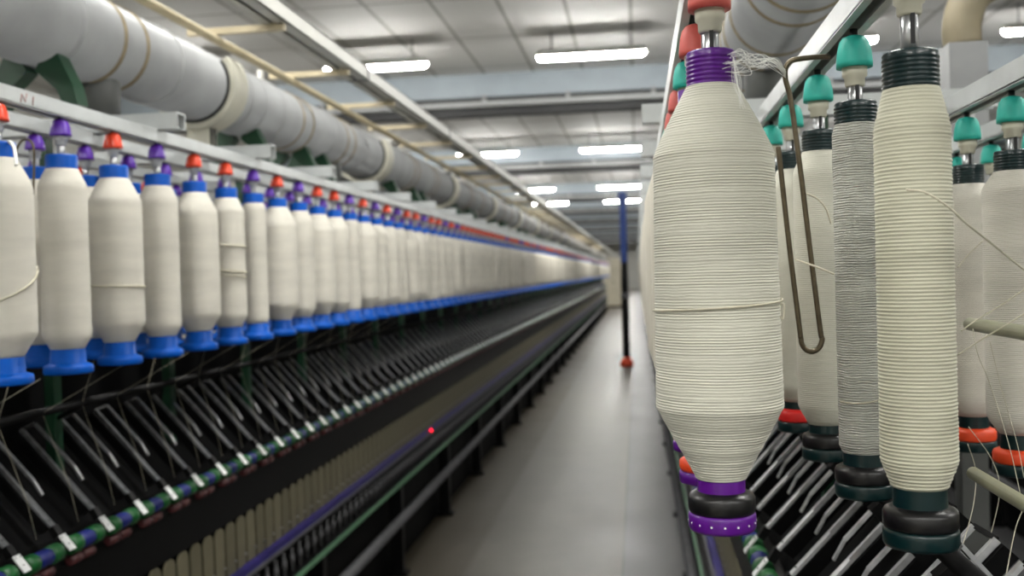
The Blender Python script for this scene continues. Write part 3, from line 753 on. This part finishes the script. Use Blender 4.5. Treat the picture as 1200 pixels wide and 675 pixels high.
bar = MB(); bar.beam((-1.36, 0, 0), (-1.05, 0, 0), 0.02, 0.02, 'beige'); bar.box((-1.09, -0.008, 0.009), (-1.075, 0.008, 0.0145), 'beige')
barm = bar.mesh('cross_bar')
for k, y in enumerate([2.90, 3.58, 4.28, 4.95, 5.63] + [6.31+0.68*j for j in range(40)]):
    o = link('cross_bar', barm, None, (0, y, EYE+0.7755))
    if k < 5: tag(o, 'beige bar between the air duct and the white track, %s from the camera' % ordw[k], 'bar', 'beige bars under the white track')
    else: tag(o, 'small blurred beige bar under the white track, far down the hall', 'bar', 'far beige bars under the white track')

# duct elbow and cross duct, upper right background
e = empty('branch_duct', (0.745, 2.35, EYE+0.10), 'upright branch pipe with an elbow, upper right between the teal caps', 'duct')
pts = bez([(0, 0, 0.392), (0, 0, 0.44), (0.018, 0, 0.495), (0.06, 0, 0.530), (0.14, 0, 0.553), (0.46, 0, 0.585)], 8)
link('elbow_pipe', MB().tube(pts, 0.042, 'brownduct', 20).mesh('elbow_pipe'), e)
o = link('riser_box', MB().box((-0.041, -0.041, -0.10), (0.041, 0.041, 0.392), 'duct').mesh('riser_box'), e); o['label'] = 'pale grey lower section'
link('riser_pipe', MB().box((-0.028, -0.028, -EYE-0.10), (0.028, 0.028, -0.10), 'ductdark').mesh('riser_pipe'), e)

# far end: upright beige cabinet and the travelling cleaner's hose
e = empty('cleaner_hose', (-0.20, 15.3, 0), 'upright cleaner hose, blue above and black below, standing in the aisle', 'cleaner hose')
link('nozzle_foot', MB().lathe([(0.0, 0.0), (0.10, 0.0), (0.105, 0.05), (0.07, 0.12), (0.05, 0.14)], 'orange', 18).mesh('nozzle_foot'), e).__setitem__('label', 'orange foot')
link('lower_hose', MB().lathe([(0.055, 0.13), (0.06, 0.3), (0.055, 0.5), (0.06, 0.8), (0.055, 1.1), (0.06, 1.3), (0.055, 1.60)], 'black', 18).mesh('lower_hose'), e).__setitem__('label', 'black lower hose')
link('upper_hose', MB().lathe([(0.05, 1.60), (0.055, 1.62), (0.055, 2.50), (0.07, 2.55), (0.07, 2.68), (0.0, 2.70)], 'postblue', 18).mesh('upper_hose'), e).__setitem__('label', 'blue upper pipe')
link('clamp', MB().lathe([(0.062, 1.05), (0.07, 1.06), (0.07, 1.12), (0.062, 1.13)], 'railgrey', 18).mesh('clamp'), e)
e = empty('control_cabinet', (-0.86, 40.2, 0), 'tall blurred beige cabinet at the far end of the aisle', 'cabinet')
link('body', MB().box((-0.5, 0, 0.08), (0.35, 0.5, 2.0), 'doorbeige').mesh('body'), e)
link('plinth', MB().box((-0.48, 0.02, 0), (0.33, 0.48, 0.08), 'black').mesh('plinth'), e)
for x0, x1 in ((-0.48, -0.08), (-0.06, 0.33)):
    d = link('door', MB().box((x0, -0.02, 0.12), (x1, 0, 1.96), 'doorbeige').mesh('door'), e)
    link('handle', MB().box((x1-0.06, -0.04, 1.0), (x1-0.03, -0.02, 1.15), 'slot').mesh('handle'), d)

# ------------------------------------------------------------------ bent bronze wire between the right bobbins
def px(u, v, Y):
    """a point at distance Y along the aisle seen at the photo's (u, v)"""
    c = Vector(((u-600)/F, -(v-337.5)/F, -1.0))
    w = Vector((right_c.dot(c), d_c.dot(c), up_c.dot(c)))
    return w*(Y/w.y) + Vector((0, 0, EYE))
Yw = 1.13
wp = [px(912, 172, Yw), px(914, 190, Yw), px(924, 280, Yw), px(937, 385, Yw)]
for a in range(9):
    t = PI*a/8; wp.append(px(950-12.5*math.cos(t)+1.0, 396+16*math.sin(t), Yw))
wp += [px(961, 385, Yw), px(949, 290, Yw), px(938, 200, Yw), px(927, 120, Yw), px(920.5, 93, Yw), px(921, 79, Yw), px(927, 71.5, Yw), px(937, 69, Yw), px(956, 67, Yw+0.006), px(972, 66.5, Yw+0.012)]
o = link('brake_wire', MB().tube(bez(wp, 5), 0.0030, 'bronze', 10).mesh('brake_wire'))
tag(o, 'bent bronze hairpin wire hanging beside the large foreground bobbin', 'wire hook')

o = link('brake_wire', MB().tube(bez([px(18, 186, 1.68), px(20, 174, 1.68), px(26, 165, 1.68), px(34, 164, 1.68), px(39, 172, 1.68), px(40, 190, 1.68), px(39, 228, 1.68)], 6), 0.0022, 'bronze', 8).mesh('brake_wire'))
tag(o, 'thin hooked wire hanging behind the left edge bobbin', 'wire hook')
o = link('ribbon', MB().tube(bez([px(4, 168, 1.56), px(11, 166, 1.53), px(16, 172, 1.51), px(18, 182, 1.50), px(19, 194, 1.49)], 6), 0.003, 'fibre', 8).mesh('ribbon'))
tag(o, 'white looped ribbon on top of the left edge bobbin', 'ribbon')
mk = MB(); yy = 1.585+0.4
for pl in ([(0, .005), (.004, .020), (.013, .008), (.018, .023)], [(.034, .005), (.037, .021)]):
    mk.tube([(0.272+0.0152, yy+a, EYE+0.318+c) for a, c in pl], 0.0009, 'redmark', 5)
o = link('pen_mark', mk.mesh('pen_mark'), left); o['label'] = 'faded red handwritten mark'

# ------------------------------------------------------------------ threads
def thread(pts, lab, r=0.0005, group=None, n=10):
    o = link('thread', MB().tube(bez(pts, n), r, 'thread', 5).mesh('thread')); return tag(o, lab, 'thread', group)
thread([px(1062, 222, 0.765), px(1085, 226, 0.768), px(1112, 243, 0.775), px(1128, 258, 0.79), px(1165, 288, 0.85), px(1215, 328, 0.92)], 'long loose thread leaving the tall coiled bobbin down to the right edge', 0.0009)
thread([px(1122, 314, 1.25), px(1135, 298, 1.25), px(1152, 282, 1.25)], 'short slanting thread right of the tall coiled bobbin, highest of the slanting ones', 0.0009)
thread([px(1126, 388, 0.93), px(1140, 378, 0.93), px(1175, 356, 0.93), px(1210, 333, 0.93)], 'slanting thread rising to the right edge, just above the thick rod', 0.0008)
thread([px(1122, 416, 0.93), px(1150, 398, 0.93), px(1180, 380, 0.92), px(1210, 362, 0.92)], 'slanting thread crossing over the thick rod at the right', 0.0008)
thread([px(1140, 385, 1.0), px(1146, 415, 1.0), px(1160, 450, 1.05), px(1182, 520, 1.05), px(1196, 580, 1.05)], 'thin thread hanging down in front of the right edge bobbin', 0.00042)
thread([px(1160, 400, 1.1), px(1175, 460, 1.1), px(1192, 520, 1.1), px(1200, 560, 1.1)], 'second thin thread hanging beside the right edge bobbin', 0.00042)
thread([px(1135, 500, 1.2), px(1163, 540, 1.2), px(1171, 580, 1.2), px(1155, 650, 1.2)], 'thin thread running from the right edge bobbins down to the lever arms', 0.00042)
thread([px(1134, 520, 1.25), px(1143, 550, 1.25), px(1141, 590, 1.2), px(1128, 640, 1.15)], 'thin thread hanging below the half hidden orange ringed bobbin', 0.00042)
thread([px(1202, 590, 1.15), px(1190, 620, 1.15), px(1178, 680, 1.12)], 'thin thread at the lower right corner', 0.0006)
# strands on the foreground bobbins
strand('loose_strand', wrap(R1, 0.860, ZBR, 0.0545, -PI*1.02, 0.1, 0.1895, 0.1975, sag=0.001), 0.0009, 'strand wrapped round the waist of the large foreground bobbin')
strand('loose_strand', bez([px(915, 357, 0.82), px(918, 356, 0.815), px(919, 364, 0.815), px(917, 374, 0.815), px(914.5, 371, 0.82)], 6), 0.0006, 'tiny loose loop at the right side of the large foreground bobbin')
strand('loose_strand', wrap(R2, 1.060, ZBR, 0.0247, -PI*0.9, -0.15, 0.083, 0.093, sag=0.004), 0.0008, 'strand sagging across the slim fuzzy bobbin near its bottom')
strand('loose_strand', bez([px(941, 226, 1.18), px(955, 231, 1.18), px(967, 243, 1.18), px(974, 262, 1.185)], 6), 0.0011, 'strand arching over the bobbin behind the bronze wire')
strand('loose_strand', bez([px(932, 304, 1.10), px(955, 312, 1.05), px(977, 321, 1.0)], 6), 0.0011, 'short strand crossing behind the bronze wire to the slim bobbin')
# tuft of loose fibres from the purple tube to the bronze wire: nobody could count them
b = MB(); q = random.Random(3)
for k in range(26):
    u0, v0 = q.uniform(846, 862), q.uniform(60, 88)
    b.tube(bez([px(u0, v0, 0.825+q.uniform(-.01, .01)), px(u0+q.uniform(8, 20), v0-q.uniform(2, 12)+5, 0.83), px(886+q.uniform(-8, 8), 72+q.uniform(-9, 9), 0.85), px(905+q.uniform(-4, 6), 73+q.uniform(-6, 6), 0.98), px(921, 84+q.uniform(-3, 8), 1.127)], 6), 0.00022, 'fibre', 4)
for k in range(9):
    u0 = q.uniform(858, 866)
    b.tube(bez([px(860+q.uniform(-2, 2), 66+q.uniform(0, 6), 0.822), px(u0+q.uniform(0, 4), 95, 0.82), px(866+q.uniform(0, 8), 122+q.uniform(-8, 8), 0.815)], 6), 0.0002, 'fibre', 4)
o = link('fibre_tuft', b.mesh('fibre_tuft')); tag(o, 'wispy tuft of loose fibres stretched from the purple tube to the bronze wire', 'fibres', kind='stuff')
# rovings running down from the left bobbins under the guide bar to the levers
for k in range(22):
    y = 1.46+0.147*k
    x0 = -1.068 if k % 2 else -1.222
    pts = [(x0, y+0.03, ZBL-0.001), (-1.244, y+0.01, EYE-0.262), (-1.215, y+0.05, EYE-0.42), (-1.2, y+0.055, EYE-0.50)]
    o = link('thread', MB().tube(pts, 0.0004, 'thread', 4).mesh('thread'))
    tag(o, 'faint roving strand running down from the left bobbins past the guide bar to the levers', 'thread', 'rovings feeding the left machine')

# ------------------------------------------------------------------ world and colour
w = bpy.data.worlds.new('world'); scene.world = w; w.use_nodes = True
w.node_tree.nodes['Background'].inputs[0].default_value = (0.05, 0.05, 0.05, 1)
scene.view_settings.view_transform = 'Standard'; scene.view_settings.look = 'None'
scene.view_settings.gamma = 1.0; scene.view_settings.use_curve_mapping = False
scene.view_settings.exposure = 0.63
scene.cycles.max_bounces = 6
